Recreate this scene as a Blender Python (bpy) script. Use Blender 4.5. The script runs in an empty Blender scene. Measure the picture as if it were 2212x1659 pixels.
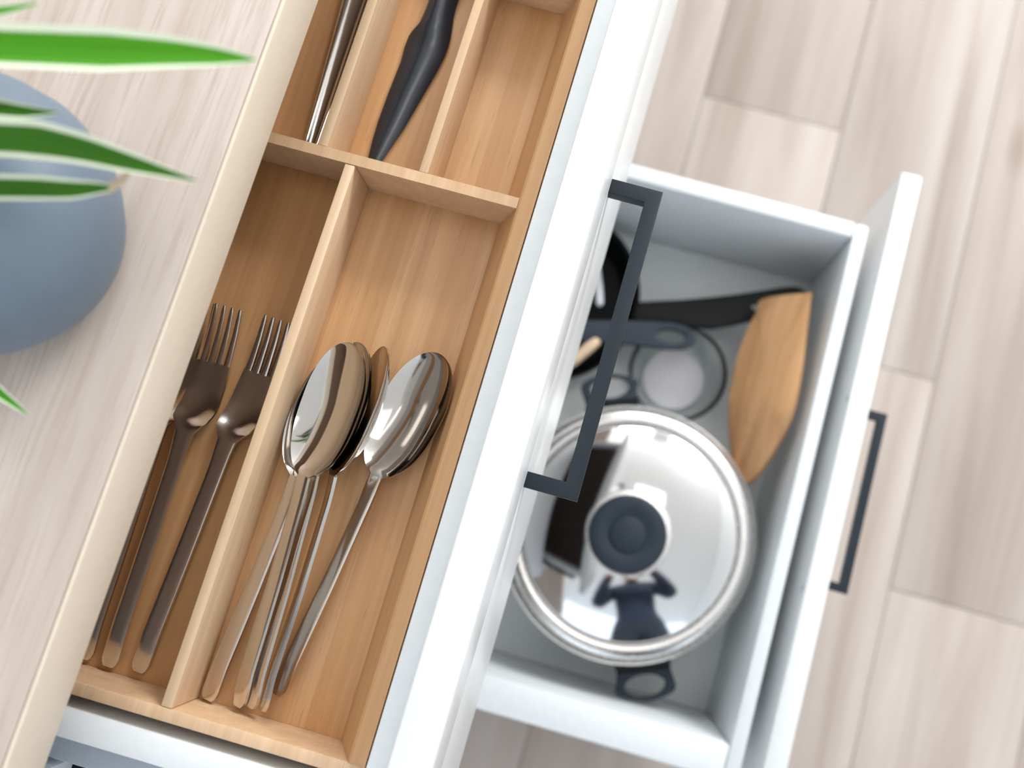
import bpy, bmesh, math, random
from mathutils import Vector, Matrix
random.seed(7)
S = bpy.context.scene
COL = S.collection
ZF = 880.0                                   # floor lies 880 mm under the top edge of the cutlery drawer's front


def W(p):                                    # millimetres (z measured from that top edge) -> metres above the floor
    return Vector((p[0] / 1000, p[1] / 1000, (p[2] + ZF) / 1000))


# ------------------------------------------------------------------ camera, world, lights, exposure
cam = bpy.data.cameras.new('camera')
camo = bpy.data.objects.new('camera', cam)
COL.objects.link(camo)
S.camera = camo
camo.location = W((35.96, -101.91, 414.14))
camo.rotation_euler = (0.16792, -0.00144, 0.27163)
cam.sensor_width = 36
cam.sensor_fit = 'HORIZONTAL'
cam.lens = 1989.39 / 2212 * 36
cam.shift_x = (1106 - 1262.57) / 2212
cam.shift_y = (832.21 - 829.5) / 2212
cam.clip_start = 0.01
cam.dof.use_dof = True
cam.dof.focus_distance = 0.475
cam.dof.aperture_fstop = 4.9

wd = bpy.data.worlds.new('world')
S.world = wd
wd.use_nodes = True
bgn = wd.node_tree.nodes['Background']
bgn.inputs[0].default_value = (0.78, 0.89, 1.0, 1)
bgn.inputs[1].default_value = 3.2


def area(name, loc, target, sx, sy, power, color):
    l = bpy.data.lights.new(name, 'AREA')
    l.shape = 'RECTANGLE'
    l.size = sx
    l.size_y = sy
    l.energy = power
    l.color = color
    o = bpy.data.objects.new(name, l)
    COL.objects.link(o)
    o.location = W(loc)
    o.rotation_euler = (W(target) - W(loc)).to_track_quat('-Z', 'Y').to_euler()
    return o


area('window_daylight', (1250, 2630, 1400), (1250, 0, 1400 - 2630 * 0.6), 1.2, 0.6, 100, (0.985, 0.99, 1.0))
area('side_window_daylight', (-300, 2630, 1400), (-300, 0, 1400 - 2630 * 0.6), 0.8, 0.6, 30, (0.97, 0.99, 1.0))
area('overhead_fill', (330, 420, 1700), (330, 420, 0), 0.5, 0.7, 5.5, (1.0, 0.985, 0.96))  # added soft fill from above to brighten the drawers, no known lamp

S.view_settings.view_transform = 'Standard'
S.view_settings.look = 'None'
S.view_settings.gamma = 1
S.view_settings.use_curve_mapping = False
S.view_settings.exposure = -0.47


# ------------------------------------------------------------------ materials
def rgb(r, g, b):
    f = lambda c: ((c / 255 + 0.055) / 1.055) ** 2.4 if c > 10 else c / 255 / 12.92
    return (f(r), f(g), f(b), 1)


class NT:
    def __init__(s, name):
        s.m = bpy.data.materials.new(name)
        s.m.use_nodes = True
        s.t = s.m.node_tree
        s.b = s.t.nodes['Principled BSDF']

    def n(s, kind, ins=None, **props):
        nd = s.t.nodes.new(kind)
        for k, v in props.items():
            setattr(nd, k, v)
        for k, v in (ins or {}).items():
            if isinstance(v, bpy.types.NodeSocket):
                s.t.links.new(v, nd.inputs[k])
            else:
                nd.inputs[k].default_value = v
        return nd

    def set(s, **kw):
        for k, v in kw.items():
            k = k.replace('_', ' ')
            if isinstance(v, bpy.types.NodeSocket):
                s.t.links.new(v, s.b.inputs[k])
            else:
                s.b.inputs[k].default_value = v

    def mix(s, fac, a, b, mode='MIX'):
        nd = s.n('ShaderNodeMix', data_type='RGBA', blend_type=mode)
        for k, v in ((0, fac), (6, a), (7, b)):
            if isinstance(v, bpy.types.NodeSocket):
                s.t.links.new(v, nd.inputs[k])
            else:
                nd.inputs[k].default_value = v
        return nd.outputs[2]

    def ramp(s, fac, *stops):
        nd = s.n('ShaderNodeValToRGB', {0: fac})
        el = nd.color_ramp.elements
        while len(el) < len(stops):
            el.new(0.5)
        for e, (p, c) in zip(el, stops):
            e.position = p
            e.color = c if isinstance(c, tuple) else (c, c, c, 1)
        return nd.outputs[0]

    def math(s, op, a, b=0.0):
        nd = s.n('ShaderNodeMath', {0: a, 1: b}, operation=op)
        return nd.outputs[0]

    def coords(s, scale=(1, 1, 1), src='Object', rot=(0, 0, 0)):
        tc = s.n('ShaderNodeTexCoord')
        mp = s.n('ShaderNodeMapping', {0: tc.outputs[src], 2: rot, 3: scale})
        return mp.outputs[0]

    def noise(s, vec, scale=5, detail=4, rough=0.5, dist=0.0):
        nd = s.n('ShaderNodeTexNoise', {'Vector': vec, 'Scale': scale, 'Detail': detail, 'Roughness': rough,
                                        'Distortion': dist})
        return nd.outputs[0]

    def bump(s, h, strength=0.2, dist=0.001):
        nd = s.n('ShaderNodeBump', {'Height': h, 'Strength': strength, 'Distance': dist})
        s.set(Normal=nd.outputs[0])


def plain(name, col, rough=0.5, metal=0.0, **kw):
    k = NT(name)
    v = k.noise(k.coords((60, 60, 60)), 3, 3)
    c = k.mix(k.ramp(v, (0.3, 0.0), (0.7, 1.0)), tuple(x * 0.965 for x in col[:3]) + (1,), col)
    k.set(Base_Color=c, Roughness=rough, Metallic=metal, **kw)
    return k.m


def bamboo(name, along='Y', a=(199, 151, 102), b=(219, 176, 130), strip=0.0135):
    k = NT(name)
    rot = (0, 0, 0) if along == 'Y' else (0, 0, math.pi / 2)
    v = k.coords((1, 1, 1), rot=rot)
    sep = k.n('ShaderNodeSeparateXYZ', {0: v})
    lane = k.math('FLOOR', k.math('DIVIDE', k.math('ADD', sep.outputs[0], k.math('MULTIPLY', sep.outputs[2], 0.7)), strip))
    wn = k.n('ShaderNodeTexWhiteNoise', {'W': lane}, noise_dimensions='1D')
    g1 = k.noise(k.coords((420, 9, 420), rot=rot), 1, 5, 0.6)
    g2 = k.noise(k.coords((95, 2.2, 95), rot=rot), 1, 3, 0.5, 0.4)
    fleck = k.ramp(k.noise(k.coords((900, 55, 900), rot=rot), 1, 2, 0.5), (0.66, 0.0), (0.74, 1.0))
    base = k.mix(k.ramp(wn.outputs[0], (0.0, 0.12), (1.0, 0.88)), rgb(*a), rgb(*b))
    base = k.mix(k.ramp(g2, (0.3, 0.0), (0.72, 0.45)), base, rgb(a[0] * 0.84, a[1] * 0.8, a[2] * 0.74))
    base = k.mix(k.ramp(g1, (0.35, 0.0), (0.7, 0.3)), base, rgb(a[0] * 0.8, a[1] * 0.74, a[2] * 0.66))
    base = k.mix(k.math('MULTIPLY', fleck, 0.25), base, rgb(a[0] * 0.62, a[1] * 0.55, a[2] * 0.45))
    k.set(Base_Color=base, Roughness=0.42)
    k.bump(g1, 0.1, 0.0004)
    return k.m


def plank_wood(name):
    k = NT(name)
    oi = k.n('ShaderNodeObjectInfo')
    off = k.math('MULTIPLY', oi.outputs['Random'], 37.0)
    tc = k.n('ShaderNodeTexCoord')
    add = k.n('ShaderNodeVectorMath', {0: tc.outputs['Object'], 1: off}, operation='ADD')
    mp = k.n('ShaderNodeMapping', {0: add.outputs[0], 3: (16, 1.1, 16)})
    g = k.noise(mp.outputs[0], 1.0, 5, 0.55, 0.6)
    mp2 = k.n('ShaderNodeMapping', {0: add.outputs[0], 3: (110, 4, 110)})
    g2 = k.noise(mp2.outputs[0], 1.0, 4, 0.6)
    mp3 = k.n('ShaderNodeMapping', {0: add.outputs[0], 3: (5.2, 2.3, 5)})
    vo = k.n('ShaderNodeTexVoronoi', {'Vector': mp3.outputs[0], 'Scale': 1.0})
    knot = k.ramp(vo.outputs['Distance'], (0.03, 1.0), (0.13, 0.0))
    base = k.ramp(g, (0.28, rgb(156, 140, 128)), (0.5, rgb(182, 169, 160)), (0.72, rgb(199, 190, 183)))
    base = k.mix(k.ramp(g2, (0.35, 0.0), (0.75, 0.25)), base, rgb(158, 143, 131))
    base = k.mix(k.math('MULTIPLY', knot, 0.55), base, rgb(128, 98, 78))
    base = k.mix(k.math('MULTIPLY', oi.outputs['Random'], 0.2), base, rgb(170, 150, 134))
    k.set(Base_Color=base, Roughness=0.5)
    k.bump(g2, 0.1, 0.0006)
    return k.m


def laminate(name):
    k = NT(name)
    g = k.noise(k.coords((520, 22, 520)), 1, 3, 0.55, 0.2)
    g2 = k.noise(k.coords((60, 3, 60)), 1, 3, 0.5)
    g3 = k.noise(k.coords((300, 16, 300)), 1, 2, 0.5)
    base = k.ramp(g2, (0.3, rgb(190, 175, 163)), (0.7, rgb(207, 194, 184)))
    base = k.mix(k.ramp(g, (0.5, 0.0), (0.68, 0.5)), base, rgb(178, 158, 144))
    base = k.mix(k.ramp(g3, (0.55, 0.0), (0.7, 0.45)), base, rgb(176, 155, 142))
    k.set(Base_Color=base, Roughness=0.45)
    k.bump(g, 0.08, 0.0004)
    return k.m


def steel(name, col, rough, aniso=0.0):
    k = NT(name)
    n = k.noise(k.coords((900, 22, 900)), 1, 3, 0.6)
    r = k.ramp(n, (0.3, rough * 0.85), (0.7, rough * 1.15))
    k.set(Base_Color=col, Metallic=1.0, Roughness=r)
    if aniso:
        k.set(Anisotropic=aniso)
    return k.m


def leaf_mat(name, dark, light):
    k = NT(name)
    tc = k.n('ShaderNodeTexCoord')
    sep = k.n('ShaderNodeSeparateXYZ', {0: tc.outputs['UV']})
    d = k.math('ABSOLUTE', k.math('SUBTRACT', sep.outputs[0], 0.5))
    mp = k.n('ShaderNodeMapping', {0: tc.outputs['UV'], 3: (16, 0.7, 1)})
    st = k.noise(mp.outputs[0], 1.5, 3, 0.5)
    green = k.ramp(st, (0.3, rgb(*dark)), (0.7, rgb(*light)))
    margin = k.ramp(d, (0.335, 0.0), (0.375, 1.0))
    base = k.mix(margin, green, rgb(226, 232, 208))
    k.set(Base_Color=base, Roughness=0.5, Specular_IOR_Level=0.25)
    k.b.inputs['Transmission Weight'].default_value = 0.0
    return k.m


M = {}
M['white'] = plain('white_lacquer', rgb(238, 239, 239), 0.32)
M['white_box'] = plain('white_box_melamine', rgb(232, 236, 238), 0.38)
M['white_in'] = plain('white_box_interior', rgb(234, 238, 238), 0.3)
M['grey_metal'] = plain('grey_painted_runner', rgb(186, 194, 203), 0.45)
M['black_metal'] = plain('black_powder_coated_metal', rgb(34, 42, 50), 0.5, Specular_IOR_Level=0.28)
M['black'] = plain('black_plastic', rgb(15, 17, 20), 0.5, Specular_IOR_Level=0.28)
M['slate'] = plain('dark_slate_plastic', rgb(40, 49, 60), 0.5, Specular_IOR_Level=0.28)
M['greyblue'] = plain('blue_grey_plastic', rgb(50, 58, 69), 0.5, Specular_IOR_Level=0.28)
M['knife'] = plain('glossy_black_knife_coating', rgb(20, 30, 44), 0.3, Specular_IOR_Level=0.8)
M['gap_shade'] = plain('drawer_bottom_gap_shade', rgb(44, 31, 24), 0.8)  # drawer bottom coloured dark to stand in for shade in the tray gap
M['bam'] = bamboo('bamboo_lengthwise')
M['bam_x'] = bamboo('bamboo_crosswise', 'X', (218, 182, 144), (232, 200, 166))
M['bam_l'] = bamboo('bamboo_light_lengthwise', 'Y', (224, 192, 156), (234, 206, 174), 0.03)
M['plank'] = plank_wood('pale_oak_plank')
M['joint'] = plain('dark_floor_joint', rgb(150, 132, 118), 0.8)
M['lam'] = laminate('pale_ash_laminate')
M['band'] = plain('cream_edge_band', rgb(226, 211, 191), 0.45)
M['steel'] = steel('satin_cutlery_steel', (0.68, 0.65, 0.62, 1), 0.16)
M['steel2'] = steel('polished_spoon_steel', (0.6, 0.575, 0.55, 1), 0.08)
M['lid'] = steel('polished_lid_steel', (0.68, 0.68, 0.69, 1), 0.07)
M['rim'] = steel('brushed_rim_steel', (0.74, 0.73, 0.72, 1), 0.26)
M['pot'] = plain('blue_grey_ceramic', rgb(108, 122, 136), 0.5)
M['soil'] = plain('dark_potting_soil', rgb(62, 46, 36), 0.9)
M['leaf'] = leaf_mat('variegated_leaf', (40, 108, 0), (82, 160, 12))
M['leaf_d'] = leaf_mat('variegated_leaf_dark', (30, 78, 0), (58, 116, 6))
M['dry'] = plain('withered_leaf_tip', rgb(196, 178, 148), 0.7)
M['board'] = bamboo('oiled_board_wood', 'Y', (214, 162, 112), (236, 188, 138), 0.012)
M['paint'] = plain('white_wall_paint', rgb(226, 226, 224), 0.8)
M['ceil'] = plain('ceiling_paint', rgb(232, 232, 230), 0.85)
M['cream'] = plain('pale_wood_spoon', rgb(214, 188, 158), 0.6)
M['whiteplastic'] = plain('white_plastic', rgb(232, 232, 238), 0.35)
k = NT('clear_glass')
k.set(Base_Color=(0.94, 0.98, 0.98, 1), Roughness=0.02, IOR=1.45)
k.b.inputs['Transmission Weight'].default_value = 1.0
M['glass'] = k.m


# ------------------------------------------------------------------ helpers
def tag(o, label=None, cat=None, group=None, kind=None):
    for kk, v in (('label', label), ('category', cat), ('group', group), ('kind', kind)):
        if v:
            o[kk] = v
    return o


class T:                                     # a thing: an Empty at its base; parts are given in the same millimetre frame
    def __init__(s, name, base, label=None, cat=None, group=None, kind=None, rot=None):
        s.o = bpy.data.objects.new(name, None)
        s.o.empty_display_size = 0.02
        COL.objects.link(s.o)
        s.o.location = W(base)
        s.base = Vector(base) if rot is None else Vector((0, 0, 0))
        if rot is not None:
            s.o.rotation_euler = rot
        tag(s.o, label, cat, group, kind)


class SP:                                    # lets a part act as parent of sub-parts
    def __init__(s, o, t):
        s.o = o
        s.base = t.base


def link(name, bm, mat, t=None, smooth=False, base=None):
    base = t.base if t is not None else (Vector(base) if base is not None else Vector((0, 0, 0)))
    for v in bm.verts:
        v.co = (v.co - base) / 1000
    bmesh.ops.recalc_face_normals(bm, faces=bm.faces[:])
    me = bpy.data.meshes.new(name)
    bm.to_mesh(me)
    bm.free()
    if smooth:
        for p in me.polygons:
            p.use_smooth = True
        if smooth is not True:
            me.set_sharp_from_angle(angle=math.radians(smooth))
    me.materials.append(mat)
    o = bpy.data.objects.new(name, me)
    COL.objects.link(o)
    if t is not None:
        o.parent = t.o
    else:
        o.location = W(base)
    return o


def bx(bm, x0, x1, y0, y1, z0, z1, bev=0.0, seg=2):
    r = bmesh.ops.create_cube(bm, size=1)
    for v in r['verts']:
        v.co = Vector((x0 + (v.co.x + .5) * (x1 - x0), y0 + (v.co.y + .5) * (y1 - y0), z0 + (v.co.z + .5) * (z1 - z0)))
    if bev:
        es = list({e for v in r['verts'] for e in v.link_edges})
        bmesh.ops.bevel(bm, geom=es, offset=bev, segments=seg, affect='EDGES', profile=0.5)


def box(name, x0, x1, y0, y1, z0, z1, mat, t=None, bev=0.6, base=None):
    bm = bmesh.new()
    bx(bm, x0, x1, y0, y1, z0, z1, bev)
    return link(name, bm, mat, t, smooth=40 if bev else False, base=base)


def loft(bm, rings, cap=True, closed=True):
    vs = [[bm.verts.new(p) for p in r] for r in rings]
    n = len(rings[0])
    for a, b in zip(vs[:-1], vs[1:]):
        for i in range(n if closed else n - 1):
            j = (i + 1) % n
            bm.faces.new((a[i], a[j], b[j], b[i]))
    if cap:
        bm.faces.new(vs[0][::-1])
        bm.faces.new(vs[-1])
    return vs


def lathe(bm, prof, c, n=64, closed=False):
    vs = []
    for (r, z) in prof:
        if r < 1e-6:
            vs.append([bm.verts.new((c[0], c[1], z))])
        else:
            vs.append([bm.verts.new((c[0] + r * math.cos(2 * math.pi * i / n), c[1] + r * math.sin(2 * math.pi * i / n), z))
                       for i in range(n)])
    pairs = list(zip(vs[:-1], vs[1:]))
    if closed:
        pairs.append((vs[-1], vs[0]))
    for a, b in pairs:
        for i in range(n):
            j = (i + 1) % n
            if len(a) == 1 and len(b) == 1:
                continue
            if len(a) == 1:
                bm.faces.new((a[0], b[i], b[j]))
            elif len(b) == 1:
                bm.faces.new((a[i], a[j], b[0]))
            else:
                bm.faces.new((a[i], a[j], b[j], b[i]))


def sheet(bm, rows, th):                     # rows of top points -> closed thin solid, thickness straight down
    nu = len(rows[0])
    top = [[bm.verts.new(p) for p in r] for r in rows]
    bot = [[bm.verts.new((p[0], p[1], p[2] - th)) for p in r] for r in rows]
    for a in range(len(rows) - 1):
        for i in range(nu - 1):
            bm.faces.new((top[a][i], top[a][i + 1], top[a + 1][i + 1], top[a + 1][i]))
            bm.faces.new((bot[a][i], bot[a + 1][i], bot[a + 1][i + 1], bot[a][i + 1]))
        bm.faces.new((top[a][0], top[a + 1][0], bot[a + 1][0], bot[a][0]))
        bm.faces.new((top[a][-1], bot[a][-1], bot[a + 1][-1], top[a + 1][-1]))
    for i in range(nu - 1):
        bm.faces.new((top[0][i], bot[0][i], bot[0][i + 1], top[0][i + 1]))
        bm.faces.new((top[-1][i], top[-1][i + 1], bot[-1][i + 1], bot[-1][i]))


def tube(bm, pts, rads, n=14):
    pts = [Vector(p) for p in pts]
    rings = []
    for i, p in enumerate(pts):
        d = (pts[min(i + 1, len(pts) - 1)] - pts[max(i - 1, 0)]).normalized()
        a = d.cross(Vector((0, 0, 1)))
        a = a.normalized() if a.length > 1e-4 else Vector((1, 0, 0))
        b = d.cross(a)
        r = rads[i] if isinstance(rads[i], tuple) else (rads[i], rads[i])
        rings.append([p + a * r[0] * math.cos(2 * math.pi * k / n) + b * r[1] * math.sin(2 * math.pi * k / n) for k in range(n)])
    loft(bm, rings)


def interp(x, tab):
    if x <= tab[0][0]:
        return tab[0][1]
    for (a, b), (c, d) in zip(tab[:-1], tab[1:]):
        if x <= c:
            s = (x - a) / (c - a)
            s = s * s * (3 - 2 * s)
            return b + (d - b) * s
    return tab[-1][1]


def lin(x, tab):
    if x <= tab[0][0]:
        return tab[0][1]
    for (a, b), (c, d) in zip(tab[:-1], tab[1:]):
        if x <= c:
            return b + (d - b) * (x - a) / (c - a)
    return tab[-1][1]


def soft(x, tab, r=2.2):                     # straight runs with rounded bends
    return sum(lin(x + r * q / 3, tab) for q in range(-3, 4)) / 7


def extrude_outline(bm, outer, holes, z0, z1, bev=0.0):   # flat plate with holes, outline in xy
    loops = []
    es = []
    for lp in [outer] + holes:
        vs = [bm.verts.new((p[0], p[1], z1)) for p in lp]
        loops.append(vs)
        es += [bm.edges.new((vs[i], vs[(i + 1) % len(vs)])) for i in range(len(vs))]
    r = bmesh.ops.triangle_fill(bm, use_beauty=True, use_dissolve=False, edges=es)
    fs = [f for f in r['geom'] if isinstance(f, bmesh.types.BMFace)]
    ex = bmesh.ops.extrude_face_region(bm, geom=fs)
    nv = [v for v in ex['geom'] if isinstance(v, bmesh.types.BMVert)]
    for v in nv:
        v.co.z = z0
    if bev:
        edges = [e for e in bm.edges if len(e.link_faces) == 2 and abs(e.verts[0].co.z - e.verts[1].co.z) < 1e-5
                 and abs(e.link_faces[0].normal.z - e.link_faces[1].normal.z) > 0.5]
        bmesh.ops.recalc_face_normals(bm, faces=bm.faces[:])
        edges = [e for e in bm.edges if len(e.link_faces) == 2 and e.calc_face_angle(0) > 1.2
                 and abs(e.verts[0].co.z - e.verts[1].co.z) < 1e-5]
        bmesh.ops.bevel(bm, geom=edges, offset=bev, segments=3, affect='EDGES', profile=0.5, clamp_overlap=True)


def smooth_loop(pts, sub=6):                 # closed Catmull-Rom through the points
    out = []
    n = len(pts)
    for i in range(n):
        p0, p1, p2, p3 = [Vector(pts[(i + q) % n] + ((0,) if len(pts[0]) == 2 else ())) for q in (-1, 0, 1, 2)]
        for s in range(sub):
            u = s / sub
            q = 0.5 * ((2 * p1) + (p2 - p0) * u + (2 * p0 - 5 * p1 + 4 * p2 - p3) * u * u + (3 * p1 - p0 - 3 * p2 + p3) * u ** 3)
            out.append((q.x, q.y) if len(pts[0]) == 2 else tuple(q))
    return out


def ellipse(cx, cy, a, b, ang=0.0, n=28):
    c, s = math.cos(ang), math.sin(ang)
    return [(cx + a * math.cos(2 * math.pi * i / n) * c - b * math.sin(2 * math.pi * i / n) * s,
             cy + a * math.cos(2 * math.pi * i / n) * s + b * math.sin(2 * math.pi * i / n) * c) for i in range(n)]


# ------------------------------------------------------------------ room
fl = box('floor', -1000, 2400, -1900, 2590, -ZF - 30, -ZF - 9, M['joint'], None, 0, base=(0, 0, -ZF))
tag(fl, kind='structure')


class FL:
    o = fl
    base = Vector((0, 0, -ZF))


pm = None
PL, PW_ = 1380.0, 213.0
for i in range(-5, 11):
    x0 = 33 + i * PW_
    off = {0: 585, 2: -50, 1: 250, 3: 420, -1: 110, -2: 800}.get(i, (i * 477) % 1380)
    for j in range(-2, 3):
        y0 = off + j * PL
        ya, yb = max(y0, -1890), min(y0 + PL, 2580)
        if yb - ya < 60 or x0 > 2190:
            continue
        p = box('plank', x0 + 0.5, x0 + PW_ - 0.5, ya + 0.5, yb - 0.5, -ZF - 9, -ZF, M['plank'], FL, 0.8)

wl = box('wall_left', -860, -805, -1900, 2650, -ZF, 1720, M['paint'], None, 0, base=(-830, 0, -ZF))
tag(wl, kind='structure')
wr = box('wall_right', 2340, 2400, -1900, 2600, -ZF, 1720, M['paint'], None, 0, base=(2370, 0, -ZF))
tag(wr, kind='structure')
ce = box('ceiling', -860, 2400, -1900, 2650, 1720, 1760, M['ceil'], None, 0, base=(0, 0, 1720))
tag(ce, kind='structure')
WZ0, WZ1 = 1040, 1690
WINS = [(600, 1900), (-740, 140)]
bm = bmesh.new()
bx(bm, -860, -740, 2600, 2700, -ZF, 1720)
bx(bm, 140, 600, 2600, 2700, -ZF, 1720)
bx(bm, 1900, 2400, 2600, 2700, -ZF, 1720)
for x0, x1 in WINS:
    bx(bm, x0, x1, 2600, 2700, -ZF, WZ0)
    bx(bm, x0, x1, 2600, 2700, WZ1, 1720)
wb = link('wall_back', bm, M['paint'], base=(700, 2650, -ZF))
tag(wb, kind='structure')
for q, (x0, x1) in enumerate(WINS):
    bm = bmesh.new()
    for a in ((x0, x0 + 40, WZ0, WZ1), (x1 - 40, x1, WZ0, WZ1), (x0 + 40, x1 - 40, WZ0, WZ0 + 40), (x0 + 40, x1 - 40, WZ1 - 40, WZ1)):
        bx(bm, a[0], a[1], 2640, 2690, a[2], a[3], 2)
    wi = link('window_%d' % (q + 1), bm, M['white'], base=((x0 + x1) / 2, 2665, WZ0))
    tag(wi, kind='structure')

# ------------------------------------------------------------------ worktop and cabinet
wt = T('worktop', (-480, 0, 4), 'pale ash-grain laminate worktop with a cream front edge, above the open drawers', 'worktop')
box('slab', -800, -159.2, -1250, 1250, 4, 35.5, M['lam'], wt, 1.2)
eb = box('edge_band', -159.2, -157.2, -1250, 1250, 4.2, 35, M['band'], wt, 0.8)
tag(eb, 'smooth cream edge strip')

cb = T('base_cabinet', (-480, 0, -ZF), 'white kitchen base cabinet with two pulled-out drawers, below the pale worktop', 'cabinet')
for y in (-300, 282):
    box('side_panel', -770, -192, y, y + 18, -ZF + 80, 3.5, M['white'], cb, 0.5)
box('back_panel', -790, -772, -300, 300, -ZF + 80, 3.5, M['white'], cb, 0.5)
box('bottom_panel', -770, -192, -281, 281, -ZF + 80, -ZF + 98, M['white'], cb, 0.5)
box('plinth', -245, -230, -300, 300, -ZF, -ZF + 79, M['white'], cb, 0.5)
box('closed_drawer_front', -190, -171, -298, 298, -382, -178, M['white'], cb, 1.0)


def handle(parent_t, X, zt, name='handle'):
    L, d, w = 168.0, 27.8, 8.0
    bm = bmesh.new()
    out = [(X, L / 2), (X + d, L / 2), (X + d, -L / 2), (X, -L / 2), (X, -L / 2 + w), (X + d - w, -L / 2 + w),
           (X + d - w, L / 2 - w), (X, L / 2 - w)]
    extrude_outline(bm, out, [], zt - w, zt, 0.5)
    o = link(name, bm, M['black_metal'], parent_t, smooth=35)
    tag(o, 'matt black square bar handle')
    return o


# upper drawer -------------------------------------------------------
bm = bmesh.new()
bx(bm, -33.6, -19.2, -257, 257, -128, -38, 1.2)
for sgn in (-1, 1):
    ya, yb = sorted((sgn * 242.6, sgn * 257))
    bx(bm, -640, -33.8, ya, yb, -128, -45, 1.2)
bx(bm, -656, -640.2, -257, 257, -128, -45, 1.0)
dw = link('drawer', bm, M['white_box'], cb, smooth=40)
tag(dw, 'shallow white cutlery drawer directly below the worktop edge')
cd = SP(dw, cb)
bm = bmesh.new()
bx(bm, -19, 0, -298.5, 298.5, -46, 0, 0.9)
bx(bm, -19, 0, -298.5, 298.5, -172, -46.4, 0.2)
bx(bm, -17, -1.4, -297.5, 297.5, -47.5, -45.5)
link('front_panel', bm, M['white'], cd, smooth=40)
handle(cd, 0, -46.5)
for sgn in (-1, 1):
    ya, yb = sorted((sgn * 257.2, sgn * 278))
    rn = box('runner', -620, -22, ya, yb, -96, -76, M['grey_metal'], cd, 1.0)
    tag(rn, 'grey painted drawer runner')
box('bottom_panel', -640, -33.8, -242.4, 242.4, -96, -82, M['gap_shade'], cd, 0.4)
bm = bmesh.new()
bx(bm, -560, -60, -290, -279, -112, -100, 0.6)
tube(bm, [(-186, -286, -103), (-186, -286, -99.5), (-186, -286, -98)], [10, 10, 8.5], 24)
rl = link('roller_rail', bm, M['black'], cb, smooth=40)
tag(rl, 'black lower rail with roller')

# lower drawer -------------------------------------------------------
bm = bmesh.new()
bx(bm, 200.5, 214, -260.5, 245, -570, -398, 3.0)
bx(bm, -330, 200.3, 230.5, 245, -570, -398, 2.0)
bx(bm, -330, 200.3, -260.5, -231, -570, -398, 3.0)
bx(bm, -345, -330.2, -260.5, 245, -570, -398, 1.5)
dw = link('drawer', bm, M['white_box'], cb, smooth=40)
tag(dw, 'deep white pan drawer pulled out furthest')
pd = SP(dw, cb)
DX, DZ = 247.2, -384.8
box('front_panel', DX - 19, DX, -298.5, 298.5, -782, DZ, M['white'], pd, 1.6)
handle(pd, DX, -424.5)
for y in (85, -85):
    bm = bmesh.new()
    tube(bm, [(DX - 19.9, y - 4, -391.5), (DX - 18.6, y - 4, -391.5)], [2.6, 2.6], 16)
    so = link('screw_cap', bm, M['grey_metal'], pd, smooth=40)
box('bottom_panel', -330, 200.3, -230.8, 230.3, -566, -553, M['white_in'], pd, 0.5)

# ------------------------------------------------------------------ cutlery tray
ZT, ZB = -42.0, -75.0
tr = T('cutlery_tray', (-125, 0, -81), 'bamboo cutlery tray with dividers, lying in the white top drawer', 'tray')
box('floor_panel', -216, -36, -235, 236, -81, ZB, M['bam'], tr, 0.3)
# right wall: flat lip, then a face that leans in towards the floor
bm = bmesh.new()
sec = [(-34.6, ZT + 1), (-41.8, ZT + 1), (-43, ZT), (-55.5, ZB + .1), (-34.6, ZB + .1)]
loft(bm, [[(x, y, z) for x, z in sec] for y in (-229.9, 229.9)])
link('side_wall', bm, M['bam'], tr)
bm = bmesh.new()
sec = [(-222, ZT + 1), (-213, ZT + 1), (-205, ZB + .1), (-222, ZB + .1)]
loft(bm, [[(x, y, z) for x, z in sec] for y in (-229.9, 229.9)])
link('side_wall', bm, M['bam'], tr)
for y0, y1 in ((-236.2, -230), (230, 236.2)):
    box('end_wall', -222, -34.6, y0, y1, ZB + .1, ZT, M['bam_x'], tr, 0.5)
bm = bmesh.new()
sec = [(-212.6, ZT), (-43.2, ZT), (-54.8, ZB + .2), (-205.5, ZB + .2)]
loft(bm, [[(x, y, z) for x, z in sec] for y in (53, 58.8)])
link('cross_divider', bm, M['bam_x'], tr)
box('divider', -136.6, -131.1, -229.8, 52.9, ZB + .1, ZT - .3, M['bam_l'], tr, 0.5)
box('divider', -154.0, -148.6, 59, 229.8, ZB + .1, ZT - .3, M['bam_l'], tr, 0.5)
box('divider', -98.2, -93.2, 59, 229.8, ZB + .1, ZT - .3, M['bam_l'], tr, 0.5)
bm = bmesh.new()
sec = [(-93, ZT - .3), (-43.2, ZT - .3), (-54.8, ZB + .2), (-93, ZB + .2)]
loft(bm, [[(x, y, z) for x, z in sec] for y in (184, 189.5)])
link('divider', bm, M['bam_x'], tr)

# ------------------------------------------------------------------ cutlery (local frame: tail at y=0, head towards +y, z up)
FZ = [(0, 1.8), (6, 2.4), (15, 3.6), (19, 4.0), (60, 5.0), (108, 7.0), (122, 8.6), (128, 8.6), (139, 2.4), (150, 1.6), (166, 2.4), (180, 4.6), (193, 8.0)]
FW = [(0, 2.6), (1.5, 3.7), (4, 4.4), (19, 4.3), (110, 4.1), (123, 4.6), (127, 6.6), (131, 9.4), (136, 10.1), (150, 9.7), (163, 9.0)]


def place(t, tail, tip, z, roll=0.0, pitch=0.0):
    d = Vector((tip[0] - tail[0], tip[1] - tail[1]))
    yaw = math.atan2(-d.x, d.y)
    m = Matrix.Rotation(yaw, 4, 'Z') @ Matrix.Rotation(math.radians(pitch), 4, 'X') @ Matrix.Rotation(math.radians(-roll), 4, 'Y')
    t.o.matrix_world = Matrix.Translation(W((tail[0], tail[1], ZB + z))) @ m


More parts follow.
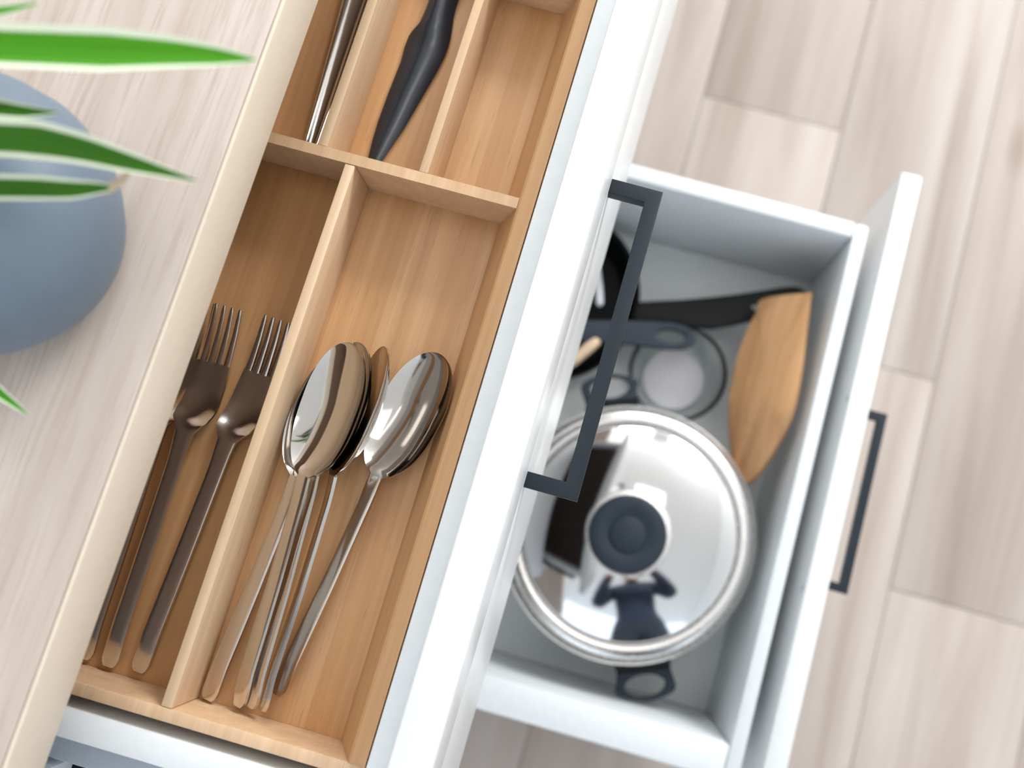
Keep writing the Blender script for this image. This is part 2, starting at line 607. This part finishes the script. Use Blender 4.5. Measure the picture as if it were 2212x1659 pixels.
def grid_rows(ys, wt_, zt_, nu, dish=None):
    rows = []
    for y in ys:
        w, z = interp(y, wt_), soft(y, zt_)
        dd = interp(y, dish) if dish else 0
        rows.append([(w * (2 * i / (nu - 1) - 1), y, z - dd * (1 - (2 * i / (nu - 1) - 1) ** 2) - 0.35 * abs(2 * i / (nu - 1) - 1) ** 6)
                     for i in range(nu)])
    return rows


def frange(a, b, n):
    return [a + (b - a) * i / (n - 1) for i in range(n)]


def fork(label, tail, tip, z, roll, pitch):
    t = T('fork', (0, 0, 0), label, 'fork', 'forks in the narrow tray compartment', rot=(0, 0, 0))
    bm = bmesh.new()
    ys = [0, .7, 1.5, 2.6, 4, 8, 13, 15, 17, 19, 23] + frange(30, 124, 14)
    sheet(bm, grid_rows(ys, FW, FZ, 9), 1.7)
    link('handle', bm, M['steel'], t, smooth=50)
    bm = bmesh.new()
    ys = frange(123.6, 163, 28)
    sheet(bm, grid_rows(ys, FW, FZ, 13, [(123, 0), (133, 2.4), (141, 1.7), (150, .5), (163, .4)]), 1.8)
    link('head', bm, M['steel'], t, smooth=50)
    for q in range(4):
        bm = bmesh.new()
        rows = []
        for y in frange(162.4, 193, 14):
            s = (y - 162.4) / 30.6
            xc = (-6.9 + q * 4.6) * (1 - .02 * s)
            hw = (1.75 - .75 * s) * (1 if s < .97 else .6)
            zz = soft(y, FZ)
            rows.append([(xc - hw, y, zz - .3), (xc - hw * .5, y, zz), (xc + hw * .5, y, zz), (xc + hw, y, zz - .3)])
        sheet(bm, rows, 1.7)
        link('tine', bm, M['steel'], t, smooth=50)
    place(t, tail, tip, z, roll, pitch)
    return t


fork('steel fork half hidden beneath the worktop edge, lowest of the forks', (-193.4, -227), (-195, -34), 2.0, 0, 0)
fork('middle steel fork, lying over the fork at the worktop edge', (-179.6, -227), (-178.2, -34.3), 2.6, 2, 1.15)
fork('steel fork next to the middle divider, tines in its shadow', (-164.4, -225.5), (-152.8, -33), 2.0, 3, 0)

SZ = [(0, 1.6), (6, 2.2), (15, 3.4), (19, 3.8), (60, 5.6), (106, 9.0), (118, 10.6), (124, 10.4), (134, 9.6), (160, 9.0), (190, 9.6)]


def spoon_w(y):
    if y < 118:
        return interp(y, [(0, 2.6), (1.5, 3.8), (4, 4.6), (19, 4.4), (100, 3.9), (118, 4.0)])
    if y > 159:
        return max(0.5, 20.0 * math.sqrt(max(0, 1 - ((y - 159) / 31.0) ** 2)))
    q = (159 - y) / 41.0
    return max(4.0, 20.0 * (1 - q ** 2.9) ** 0.62)


def spoon_d(y):
    s = max(0, min(1, (y - 120) / 70.0))
    return 8.6 * math.sin(math.pi * s ** 0.9) ** 0.7


def spoon(label, tail, tip, z, roll, pitch=0.0):
    t = T('spoon', (0, 0, 0), label, 'spoon', 'tablespoons in the wide tray compartment', rot=(0, 0, 0))

    def rows(ys, nu):
        out = []
        for y in ys:
            w, zz, dd = spoon_w(y), soft(y, SZ), spoon_d(y)
            out.append([(w * u, y, zz - dd * (1 - abs(u) ** 2.2) - (.3 * abs(u) ** 6 if y < 118 else 0))
                        for u in [2 * i / (nu - 1) - 1 for i in range(nu)]])
        return out
    bm = bmesh.new()
    sheet(bm, rows([0, .7, 1.5, 2.6, 4, 8, 13, 15, 17, 19, 23] + frange(30, 119, 13), 9), 1.7)
    link('handle', bm, M['steel'], t, smooth=50)
    bm = bmesh.new()
    ys = frange(118.6, 184, 34) + [185.5, 187, 188, 188.8, 189.4, 189.8, 190]
    sheet(bm, rows(ys, 25), 1.1)
    link('bowl', bm, M['steel2'], t, smooth=60)
    place(t, tail, tip, z, roll, pitch)
    return t


spoon('tablespoon at the left of the pile, mostly covered by the upright spoon bowl on top', (-125, -228.3), (-104.5, -37.5), 4.7, 12, 0)
spoon('tablespoon on top of the pile, its whole shining bowl facing up', (-108.3, -226.5), (-101.3, -37.5), 7.5, 28.1, 3.7)
spoon('tablespoon tilted on edge just under the top spoon, only a thin rim showing', (-101.5, -225), (-98, -36), 8.9, 36, 1.8)
spoon('tablespoon tilted on edge with a dark shaded hollow, between the pile and the lone spoon', (-93.9, -223.5), (-83.3, -35), 13.6, 56, 0.2)
spoon('lone tablespoon at the right of the pile, bowl tipped towards the pile', (-91.5, -216.5), (-59.5, -27), 6, 22, 0)

# steel utensil and black knife in the far compartments
t = T('serving_utensil', (0, 0, 0), 'long tapered steel handle lying in the far compartment at the worktop edge', 'utensil', rot=(0, 0, 0))
bm = bmesh.new()
rings = []
for y in frange(62, 229, 22):
    s = (y - 62) / 167
    xc, hw = -168.2 - 4.6 * s * 1.0, 5.0 + 5.0 * min(1, s * 1.5)
    e = 0.75 if (s < .02 or s > .98) else 1
    prof = [(-1, .0), (-.94, 1.1), (-.8, 1.8), (-.62, 1.9), (-.45, 1.3), (0, .9), (.4, 1.1), (.6, 1.9), (.8, 1.7), (.95, 1.0), (1, 0), (.8, -1.2), (0, -1.6), (-.8, -1.2)]
    rings.append([(xc + hw * e * a, y, b * 1.6 + 7.5) for a, b in prof])
loft(bm, rings)
link('handle', bm, M['steel'], t, smooth=60)
t.o.location = W((0, 0, ZB - 4.2))

t = T('kitchen_knife', (0, 0, 0), 'black coated kitchen knife with tapering blade in the far middle compartment', 'knife', rot=(0, 0, 0))
kl = [(66, -134.5, -130.5), (70, -136.8, -128.6), (80, -137.6, -126), (92, -138, -122.5), (110, -137.6, -118.8), (130, -136.6, -114.8), (139, -137.2, -113.4), (146, -137.0, -113.0)]
bm = bmesh.new()
rings = []
for y, a, b in kl:
    c = a + (b - a) * .55
    hh = 1.2 + 4.2 * min(1, (y - 66) / 60)
    rings.append([(a, y, 4.6), (a + (c - a) * .4, y, 4.6 + hh * .75), (c, y, 4.6 + hh), (c + (b - c) * .5, y, 4.6 + hh * .8), (b, y, 4.8), (c, y, 3.6)])
for y, a, b in ((150, -135.8, -113.2), (155, -133.6, -113.8), (163, -132.6, -115.2), (170, -132.4, -115.8), (186, -132, -115.6)):
    c = (a + b) / 2
    rings.append([(a, y, 5), (a + 4, y, 10 + min(3, (y - 146) * .15)), (c, y, 11.4 + min(3.2, (y - 146) * .16)), (b - 4, y, 10 + min(3, (y - 146) * .15)), (b, y, 5), (c, y, 3.2)])
loft(bm, rings)
link('blade', bm, M['knife'], t, smooth=60)
bm = bmesh.new()
rings = []
for y, xc, hw in ((184, -123.8, 8.9), (190, -123.2, 9), (200, -122.4, 9.2), (222, -122, 8.6), (227, -122, 6)):
    rings.append([(xc + hw * math.cos(q * math.pi / 8), y, 8.6 + 6 * math.sin(q * math.pi / 8)) for q in range(16)])
loft(bm, rings)
link('handle', bm, M['knife'], t, smooth=60)
t.o.location = W((0, 0, ZB - 2.4))

# ------------------------------------------------------------------ cooking pot with lid
PC = (74, -83)
FB = -553.0
pt = T('cooking_pot', (PC[0], PC[1], FB), 'wide steel cooking pot with mirror-bright lid, black knob and dark loop handles', 'pot')
bm = bmesh.new()
lathe(bm, [(0, FB + .3), (104, FB + .3), (111, FB + 4), (113, FB + 12), (113.5, -446), (117, -441), (117.5, -439.5), (116, -438.5), (112, -441),
           (111, -446), (110.5, FB + 10), (106, FB + 5), (0, FB + 5)], PC, 72)
link('body', bm, M['rim'], pt, smooth=40)
for sgn in (1, -1):
    ang = math.atan2(-134, 54) + (0 if sgn == 1 else math.pi)
    ca, sa = math.cos(ang), math.sin(ang)

    def Pm(r, s):
        return (PC[0] + r * ca - s * sa, PC[1] + r * sa + s * ca)
    lp = smooth_loop([Pm(118, -25), Pm(126, -25), Pm(135, -26), Pm(143, -28), Pm(147, -24), Pm(152, -12), Pm(154.5, 0), Pm(153, 12), Pm(149, 24), Pm(144, 28),
                      Pm(136, 27), Pm(126, 25), Pm(118, 25), Pm(117, 0)], 4)
    hc = Pm(140.5, 0)
    bm = bmesh.new()
    extrude_outline(bm, lp, [ellipse(hc[0], hc[1], 10.5, 19, ang)], -478, -470, 1.6)
    h = link('loop_handle', bm, M['slate'], pt, smooth=45)
    tag(h, 'dark plastic loop handle')
    bm = bmesh.new()
    rg = []
    for r, hw, z0, z1 in ((113.6, 22, -482, -458), (118, 24, -482, -459), (124, 25, -480, -464), (127, 24, -479, -468)):
        rg.append([Pm(r, -hw) + (z0,), Pm(r, hw) + (z0,), Pm(r, hw) + (z1,), Pm(r, -hw) + (z1,)])
    loft(bm, rg)
    link('handle_mount', bm, M['black'], SP(h, pt), smooth=30)

LC = (74, -83)
bm = bmesh.new()
pr = [(22, -404.2)]
for i in range(1, 15):
    r = 22 + (95 - 22) * i / 14
    pr.append((r, -404 - 20 * (r / 100) ** 2.3))
pr += [(96.5, -424.5), (97.5, -426.5), (98, -428.5), (97, -430), (0, -428)]
lathe(bm, pr[:-1] + [(90, -427), (22, -408)], LC, 96, closed=True)
lidp = link('lid', bm, M['lid'], pt, smooth=35)
tag(lidp, 'mirror polished steel lid')
ld = SP(lidp, pt)
bm = bmesh.new()
lathe(bm, [(98.2, -429.5), (98.4, -427.4), (100, -426.3), (104, -426), (108, -426.6), (110.6, -428.6), (111.2, -431.5), (110.4, -435), (108.4, -437.4), (107, -437.6),
           (106.6, -433), (99, -431)], LC, 96, closed=True)
link('rim', bm, M['rim'], ld, smooth=40)
KZ = -372.0
bm = bmesh.new()
lathe(bm, [(0, -404), (38, -404.6), (38.6, -403), (37.5, -401.2), (30, -400.2), (0, -400)], (72.5, -84.5), 64)
kb = link('knob_base', bm, M['rim'], ld, smooth=40)
bm = bmesh.new()
lathe(bm, [(0, -400.2), (18, -400.2), (17, -394), (22, -390), (32, -386), (33.6, -382.4), (32.6, -379), (29, -377.4), (22, -378.4), (16, -379.6), (15, -378), (10, -376.6), (0, -376)],
      (71, -86), 64)
tag(link('knob', bm, M['slate'], ld, smooth=40), 'round black knob')

# ------------------------------------------------------------------ other pans and utensils in the deep drawer
fpn = T('frying_pan', (-70, 150, FB), 'black frying pan with a long looped handle, at the far end of the pan drawer', 'pan')
bm = bmesh.new()
lathe(bm, [(0, FB + .4), (70, FB + .4), (80, FB + 6), (92, FB + 42), (94, FB + 44), (93, FB + 45.5), (90, FB + 44), (78, FB + 8), (70, FB + 4), (0, FB + 4)], (-66, 134), 64)
link('body', bm, M['black'], fpn, smooth=40)
out = [(26, 144), (36, 149), (70, 160.5), (105, 174), (130, 184.5), (160, 198.5), (176, 204), (186, 203), (192, 197), (193, 189), (188, 181.5),
       (178, 176.5), (158, 167.5), (132, 153), (118, 146), (100, 138.5), (76, 137), (50, 133), (26, 128)]
bm = bmesh.new()
hole = smooth_loop([(140, 176), (160, 186), (178, 194.5), (184, 190), (180, 184.5), (162, 176.5), (145, 169.5), (138, 171)], 3)
extrude_outline(bm, smooth_loop(out, 3), [hole], -510, -498, 2.5)
ho = link('handle', bm, M['black'], fpn, smooth=45)

sp_ = T('saucepan', (-84, 108, FB + 6), 'saucepan with a blue-grey looped handle, mostly under the cutlery drawer', 'pan')
bm = bmesh.new()
lathe(bm, [(0, FB + 6), (40, FB + 6), (44, FB + 10), (45, FB + 66), (47, FB + 68), (46, FB + 69), (43, FB + 66), (42, FB + 14), (0, FB + 11)], (-84, 108), 64)
link('body', bm, M['slate'], sp_, smooth=40)
out = [(-40, 83), (-25, 85), (-8, 89), (30, 97), (58, 101), (74, 104.5), (84, 108.5), (90, 115), (88, 124), (80, 128.5), (64, 129), (48, 126), (20, 119), (-14, 110), (-30, 106), (-40, 104)]
bm = bmesh.new()
extrude_outline(bm, smooth_loop(out, 4), [ellipse(66, 115.5, 15, 6.8, math.radians(9))], -489, -480, 2.2)
link('handle', bm, M['greyblue'], sp_, smooth=45)

gb = T('glass_bowl', (84, 88, FB), 'small clear glass bowl with a pale disc base, beside the wooden board', 'bowl')
GC = (84, 90)
bm = bmesh.new()
lathe(bm, [(0, FB + 1), (33, FB + 1), (42, FB + 8), (48, FB + 18), (51, FB + 32), (50, FB + 33), (48.8, FB + 32), (46, FB + 19), (40, FB + 10), (33, FB + 5.4), (0, FB + 5.4)], GC, 64)
link('body', bm, M['glass'], gb, smooth=40)
bm = bmesh.new()
lathe(bm, [(0, FB + 6), (31, FB + 6), (32.4, FB + 7), (32, FB + 9), (26, FB + 10.5), (0, FB + 11.2)], (82, 86), 56)
o = link('disc', bm, M['whiteplastic'], gb, smooth=40)
tag(o, 'pale grey round disc')

# wooden board leaning on the drawer front
wb_ = T('wooden_board', (160, 80, FB), 'oiled brown wooden board with a curved side, leaning upright beside the pot', 'board')
outl = [(142.5, 170.5), (176, 175), (179, 172), (182, 140), (186, 100), (187, 60), (183, 28), (177, 4), (170, -8), (163, -8), (156, 2), (147, 24), (138, 52), (134, 78), (133, 104), (135, 132), (139, 155)]
lo = smooth_loop(outl, 4)
cx = sum(p[0] for p in lo) / len(lo)
cy = sum(p[1] for p in lo) / len(lo)
bm = bmesh.new()


def bz(x, y, lift):
    return -470 + (x - 133) / 54 * 62 - 28 * max(0, (60 - y) / 70) ** 1.2 + lift


ringsT, ringsB = [], []
NR = 7
for q in range(NR + 1):
    s = 1 - q / (NR + .6)
    ringsT.append([])
    for x, y in lo:
        X, Y = cx + (x - cx) * s, cy + (y - cy) * (s if q else 1)
        groove = -4.5 * max(0, math.sin((X - 133) / 54 * math.pi * 5)) * max(0, min(1, (75 - Y) / 70))
        ringsT[-1].append((X, Y, bz(X, Y, 7 * (1 - s * s) + groove)))
vt = [[bm.verts.new(p) for p in r] for r in ringsT]
vb = [[bm.verts.new((p[0] + 5, p[1], p[2] - 15)) for p in ringsT[0]]]
n = len(lo)
for a, b in zip([vb[0]] + vt[:-1], vt):
    for i in range(n):
        bm.faces.new((a[i], a[(i + 1) % n], b[(i + 1) % n], b[i]))
bm.faces.new(vt[-1])
bm.faces.new(vb[0][::-1])
link('panel', bm, M['board'], wb_, smooth=50)

t = T('white_spatula', (-26, 160, -500), 'white rounded utensil handle resting in the black frying pan', 'utensil')
bm = bmesh.new()
tube(bm, [(-62, 196, -505), (-40, 184, -494), (-24, 163, -485), (-16, 143, -480), (-11, 128, -478), (-10, 125.4, -478)], [4.5, 4.5, 4.5, 4.3, 4, 1.8], 16)
link('handle', bm, M['whiteplastic'], t, smooth=60)
t = T('wooden_spoon', (-20, 70, -500), 'pale wooden spoon handle poking out below the blue-grey handle', 'utensil')
bm = bmesh.new()
tube(bm, [(-60, 22, -477), (-40, 42, -474.5), (-20, 64, -473), (-8, 82, -472), (-3, 89, -472), (-2, 91, -472)], [4.5, 5, 5.6, 5.8, 4.6, 2.2], 16)
link('handle', bm, M['cream'], t, smooth=60)

# ------------------------------------------------------------------ potted plant on the worktop
CP = (-226, -46)
pp = T('potted_plant', (CP[0], CP[1], 35.5), 'blue-grey round pot with a white-edged spider plant, on the worktop', 'plant')
bm = bmesh.new()
prof = [(0, 35.8), (32, 35.8), (38, 37), (47, 46), (53, 60), (55.5, 76), (53.5, 90), (46, 102), (36, 109.5), (28, 112.5), (25.5, 112.8), (24, 111.5), (32, 105), (42, 98), (49, 86), (50, 70), (46, 50), (0, 48)]
lathe(bm, prof, CP, 72)
link('pot', bm, M['pot'], pp, smooth=60)
bm = bmesh.new()
lathe(bm, [(0, 50), (44, 52), (48, 72), (40, 97), (20, 100), (0, 101)], CP, 48)
link('soil', bm, M['soil'], pp, smooth=50)


def leaf(pts, widths, mat='leaf', cup=0.16, label=None, twist=0.0):
    pts = [Vector(p) for p in pts]
    fine, wf = [], []
    for i in range(len(pts) - 1):
        p0, p1, p2, p3 = pts[max(i - 1, 0)], pts[i], pts[i + 1], pts[min(i + 2, len(pts) - 1)]
        for s in range(6):
            u = s / 6
            fine.append(0.5 * ((2 * p1) + (p2 - p0) * u + (2 * p0 - 5 * p1 + 4 * p2 - p3) * u * u + (3 * p1 - p0 - 3 * p2 + p3) * u ** 3))
            wf.append(widths[i] + (widths[i + 1] - widths[i]) * u)
    fine.append(pts[-1])
    wf.append(widths[-1])
    bm = bmesh.new()
    uvl = bm.loops.layers.uv.new('UVMap')
    nu = 7
    vs, uv = [], {}
    for side in (0, 1):
        g = []
        for i, p in enumerate(fine):
            d = fine[min(i + 1, len(fine) - 1)] - fine[max(i - 1, 0)]
            a = d.cross(Vector((0, 0, 1))).normalized()
            nrm = a.cross(d).normalized()
            a = (a * math.cos(twist) + nrm * math.sin(twist))
            row = []
            for j in range(nu):
                u = 2 * j / (nu - 1) - 1
                v = bm.verts.new(p + a * wf[i] * .5 * u + nrm * (cup * wf[i] * u * u - 0.45 * side))
                uv[v] = (j / (nu - 1), i / len(fine))
                row.append(v)
            g.append(row)
        vs.append(g)
    nf = len(fine)
    for side in (0, 1):
        g = vs[side]
        for i in range(nf - 1):
            for j in range(nu - 1):
                bm.faces.new((g[i][j], g[i][j + 1], g[i + 1][j + 1], g[i + 1][j]))
    A, B = vs
    for i in range(nf - 1):
        bm.faces.new((A[i][0], A[i + 1][0], B[i + 1][0], B[i][0]))
        bm.faces.new((A[i][-1], B[i][-1], B[i + 1][-1], A[i + 1][-1]))
    for j in range(nu - 1):
        bm.faces.new((A[0][j], B[0][j], B[0][j + 1], A[0][j + 1]))
        bm.faces.new((A[-1][j], A[-1][j + 1], B[-1][j + 1], B[-1][j]))
    for f in bm.faces:
        for l in f.loops:
            l[uvl].uv = uv[l.vert]
    o = link('leaf', bm, M[mat], pp, smooth=50)
    if label:
        o['label'] = label
    return o


c0 = (CP[0], CP[1], 101)
leaf([c0, (-221, -34, 135), (-208, -18, 150), (-192, -9, 153), (-178, -6.2, 152), (-162, -2, 151), (-146, 2.3, 150), (-128, 7.3, 149), (-114, 10.8, 148), (-102.5, 13.6, 147)], [4, 7, 10, 13.4, 14.6, 14.8, 15, 11.2, 7.2, .5], 'leaf')
leaf([c0, (-218, -42, 126), (-204, -36, 135), (-190, -32.5, 137), (-178, -29.6, 136), (-167, -27, 135), (-152, -25.8, 135), (-138, -25.5, 134), (-126, -25.2, 133), (-115, -24.9, 132)], [4, 7, 10, 12, 13, 13.2, 10.4, 7.4, 4, .4], 'leaf_d')
leaf([c0, (-218, -50, 122), (-204, -50, 128), (-190, -47, 129), (-178, -43.5, 128), (-166, -40.4, 128), (-156, -37.6, 127), (-149, -35.2, 127), (-144.5, -33.6, 127)], [4, 7, 8.5, 9, 8.8, 8.4, 7.2, 5, 2.2], 'leaf_d', label='leaf ending in a withered tip')
leaf([(-147.4, -34.7, 126.6), (-144, -33.4, 127), (-141, -30.4, 128), (-138.2, -25.6, 128.6)], [4.2, 3.4, 2.6, .8], 'dry', label='curled withered leaf tip')
leaf([c0, (-221, -38, 122), (-206, -25, 129), (-192, -19, 129), (-180, -16.4, 128), (-170.6, -13.4, 127)], [3, 6, 8, 7.4, 5, .5], 'leaf_d')
leaf([c0, (-223, -30, 134), (-210, -8, 150), (-195, 1.5, 152), (-184, 5.2, 151), (-173, 12, 150)], [3, 6, 8, 7, 4.6, .5], 'leaf')
leaf([c0, (-220, -60, 122), (-206, -86, 114), (-192, -102, 92), (-184, -107.4, 82), (-173, -112.4, 78)], [3, 7, 8, 7, 4.4, .5], 'leaf')
for a, r, zt, w in ((150, 105, 110, 13), (190, 115, 90, 14), (235, 100, 120, 12), (275, 105, 85, 13), (115, 110, 100, 13), (170, 75, 170, 11)):
    ca, sa = math.cos(math.radians(a)), math.sin(math.radians(a))
    P = lambda q, z: (CP[0] + q * ca, CP[1] + q * sa, z)
    leaf([c0, P(12, 132), P(44, zt + 40), P(75, zt + 25), P(r, zt)], [4, w * .8, w, w * .7, .6], 'leaf')


# ------------------------------------------------------------------ the photographer, who is mirrored in the lid and the spoons
M['skin'] = plain('skin', rgb(216, 172, 148), 0.55)
M['navy'] = plain('navy_knit', rgb(36, 48, 70), 0.85)
M['denim'] = plain('dark_denim', rgb(44, 52, 66), 0.85)
M['hair'] = plain('brown_hair', rgb(74, 52, 38), 0.6)
M['lips'] = plain('lips', rgb(176, 108, 98), 0.5)
M['eye'] = plain('eye_white', rgb(236, 234, 230), 0.3)
PB = (320, -640, -ZF)
ph = T('person', PB, 'person in a navy sweater holding a camera, mirrored in the polished pan lid', 'person', rot=(0, 0, math.radians(24)))
bm = bmesh.new()
sk = bm.verts.layers.skin.verify()
NV = {}


def nd(key, p, r, par=None):
    v = bm.verts.new(p)
    v[sk].radius = r if isinstance(r, tuple) else (r, r)
    if par is None:
        v[sk].use_root = True
    else:
        bm.edges.new((NV[par], v))
    NV[key] = v


nd('pelvis', (0, 0, .96), (.15, .105))
nd('waist', (0, .03, 1.08), (.135, .095), 'pelvis')
nd('chest', (0, .08, 1.26), (.175, .12), 'waist')
nd('upper', (0, .13, 1.38), (.14, .095), 'chest')
nd('neck', (0, .168, 1.46), .05, 'upper')
nd('jaw', (0, .205, 1.525), (.06, .066), 'neck')
nd('face', (0, .222, 1.585), (.078, .088), 'jaw')
nd('brow', (0, .222, 1.65), (.082, .096), 'face')
nd('crown', (0, .212, 1.715), (.07, .08), 'brow')
nd('nose', (0, .305, 1.592), .016, 'face')
nd('nosetip', (0, .325, 1.58), .013, 'nose')
nd('chin', (0, .262, 1.512), .034, 'jaw')
for sg, q in ((-1, 'l'), (1, 'r')):
    nd('sh' + q, (sg * .2, .125, 1.375), .064, 'upper')
    nd('el' + q, (sg * .27, .15, 1.12), .05, 'sh' + q)
    nd('fa' + q, (sg * .21, .25, 1.20), .043, 'el' + q)
    nd('wr' + q, (sg * .135, .35, 1.275), .028, 'fa' + q)
    nd('pa' + q, (sg * .102, .395, 1.295), (.034, .022), 'wr' + q)
    for k_, (dx, dz) in enumerate(((-.004, .034), (0, .012), (0, -.01), (-.002, -.03))):
        ln = (.9, 1.05, 1.0, .8)[k_]
        nd('k%d%s' % (k_, q), (sg * (.097 + dx), .43, 1.3 + dz), .0105, 'pa' + q)
        nd('m%d%s' % (k_, q), (sg * (.083 + dx), .43 + .032 * ln, 1.302 + dz), .0092, 'k%d%s' % (k_, q))
        nd('t%d%s' % (k_, q), (sg * (.06 + dx), .43 + .046 * ln, 1.303 + dz), .0082, 'm%d%s' % (k_, q))
    nd('th' + q, (sg * .074, .388, 1.318), .0115, 'pa' + q)
    nd('tt' + q, (sg * .05, .392, 1.337), .0095, 'th' + q)
    nd('hip' + q, (sg * .095, 0, .88), .1, 'pelvis')
    nd('kn' + q, (sg * .105, .03, .49), .06, 'hip' + q)
    nd('ca' + q, (sg * .105, -.01, .33), .056, 'kn' + q)
    nd('an' + q, (sg * .105, -.02, .1), .038, 'ca' + q)
me = bpy.data.meshes.new('body')
bm.to_mesh(me)
bm.free()
tmp = bpy.data.objects.new('tmp_body', me)
COL.objects.link(tmp)
tmp.modifiers.new('s', 'SKIN').use_smooth_shade = True
tmp.modifiers.new('u', 'SUBSURF').levels = 3
tmp.modifiers['u'].render_levels = 3
dg = bpy.context.evaluated_depsgraph_get()
body_me = bpy.data.meshes.new_from_object(tmp.evaluated_get(dg))
bpy.data.objects.remove(tmp)
body_me.name = 'body'
body_me.materials.clear()
for mm in ('navy', 'denim', 'skin'):
    body_me.materials.append(M[mm])
for p in body_me.polygons:
    c = p.center
    p.use_smooth = True
    p.material_index = 2 if (c.z > 1.462 or (c.y > .345 and c.z > 1.1)) else (1 if c.z < .95 else 0)
bo = bpy.data.objects.new('body', body_me)
COL.objects.link(bo)
bo.parent = ph.o


def front_y(x, z):                           # where the face surface lies at (x, z)
    c = [v.co.y for v in body_me.vertices if abs(v.co.x - x) < .013 and abs(v.co.z - z) < .013]
    return max(c) if c else .29


EY = front_y(.03, 1.612) - .0085
MY = front_y(.012, 1.548) - .001


def ball(name, c, r, mat, par=ph, sc=(1, 1, 1), cut=None):
    b = bmesh.new()
    bmesh.ops.create_uvsphere(b, u_segments=28, v_segments=18, radius=1)
    for v in b.verts:
        v.co = Vector((c[0] + v.co.x * r * sc[0], c[1] + v.co.y * r * sc[1], c[2] + v.co.z * r * sc[2]))
    if cut:
        bmesh.ops.delete(b, geom=[v for v in b.verts if cut(v.co)], context='VERTS')
    for v in b.verts:
        v.co *= 1000
    return link(name, b, mat, par, smooth=60)


HX = max(abs(v.co.x) for v in body_me.vertices if abs(v.co.z - 1.645) < .015) + .01
HZ = max(v.co.z for v in body_me.vertices) + .018
HB = min(v.co.y for v in body_me.vertices if abs(v.co.z - 1.645) < .015) - .008
HF = front_y(0, 1.66) + .012
hy = (HF + HB) / 2
ball('hair', (0, hy, 1.635), 1, M['hair'], sc=(HX, (HF - HB) / 2, HZ - 1.635), cut=lambda c: c.y > hy + .012 + max(0, c.z - 1.64) * 2.2 or c.z < 1.575)
b = bmesh.new()
rg = []
for zz, rr in ((1446, 64), (1462, 66), (1474, 62)):
    rg.append([(rr * math.cos(a * math.pi / 14), 172 + rr * .92 * math.sin(a * math.pi / 14), zz + 7 * -math.sin(a * math.pi / 14)) for a in range(28)])
loft(b, rg)
link('collar', b, M['navy'], ph, smooth=60)
for sg in (-1, 1):
    e = ball('eye', (sg * .029, EY, 1.612), .0105, M['eye'])
    ball('iris', (sg * .0285, EY + .0066, 1.611), .0052, M['hair'], SP(e, ph))
    ball('eyebrow', (sg * .03, EY + .006, 1.632), .018, M['hair'], sc=(1, .35, .2))
    ball('ear', (sg * (HX - .01), .205, 1.6), .03, M['skin'], sc=(.3, .6, 1))
    rg = []
    b = bmesh.new()
    for yy, w, h in ((-85, 30, 50), (-60, 42, 100), (-10, 46, 96), (60, 50, 66), (120, 52, 50), (165, 44, 40), (182, 24, 26)):
        rg.append([(sg * 105 + w * math.cos(a * math.pi / 8), yy, max(0.5, h * .5 + h * .5 * math.sin(a * math.pi / 8))) for a in range(16)])
    loft(b, rg)
    link('shoe', b, M['black'], ph, smooth=60)
ball('mouth', (0, MY, 1.548), .02, M['lips'], sc=(1.05, .3, .3))
pc = T('photo_camera', (PB[0], PB[1], PB[2]), 'black hand-held camera in the hands of the person', 'camera', rot=(0, 0, math.radians(24)))
b = bmesh.new()
bx(b, -64, 64, 398, 438, 1262, 1344, 8, 4)
bx(b, -26, 26, 402, 434, 1340, 1362, 6, 3)
link('body', b, M['black'], pc, smooth=40)
b = bmesh.new()
tube(b, [(0, 437, 1300), (0, 450, 1300), (0, 475, 1298), (0, 500, 1296)], [35, 36, 34, 32], 40)
link('lens', b, M['slate'], pc, smooth=40)
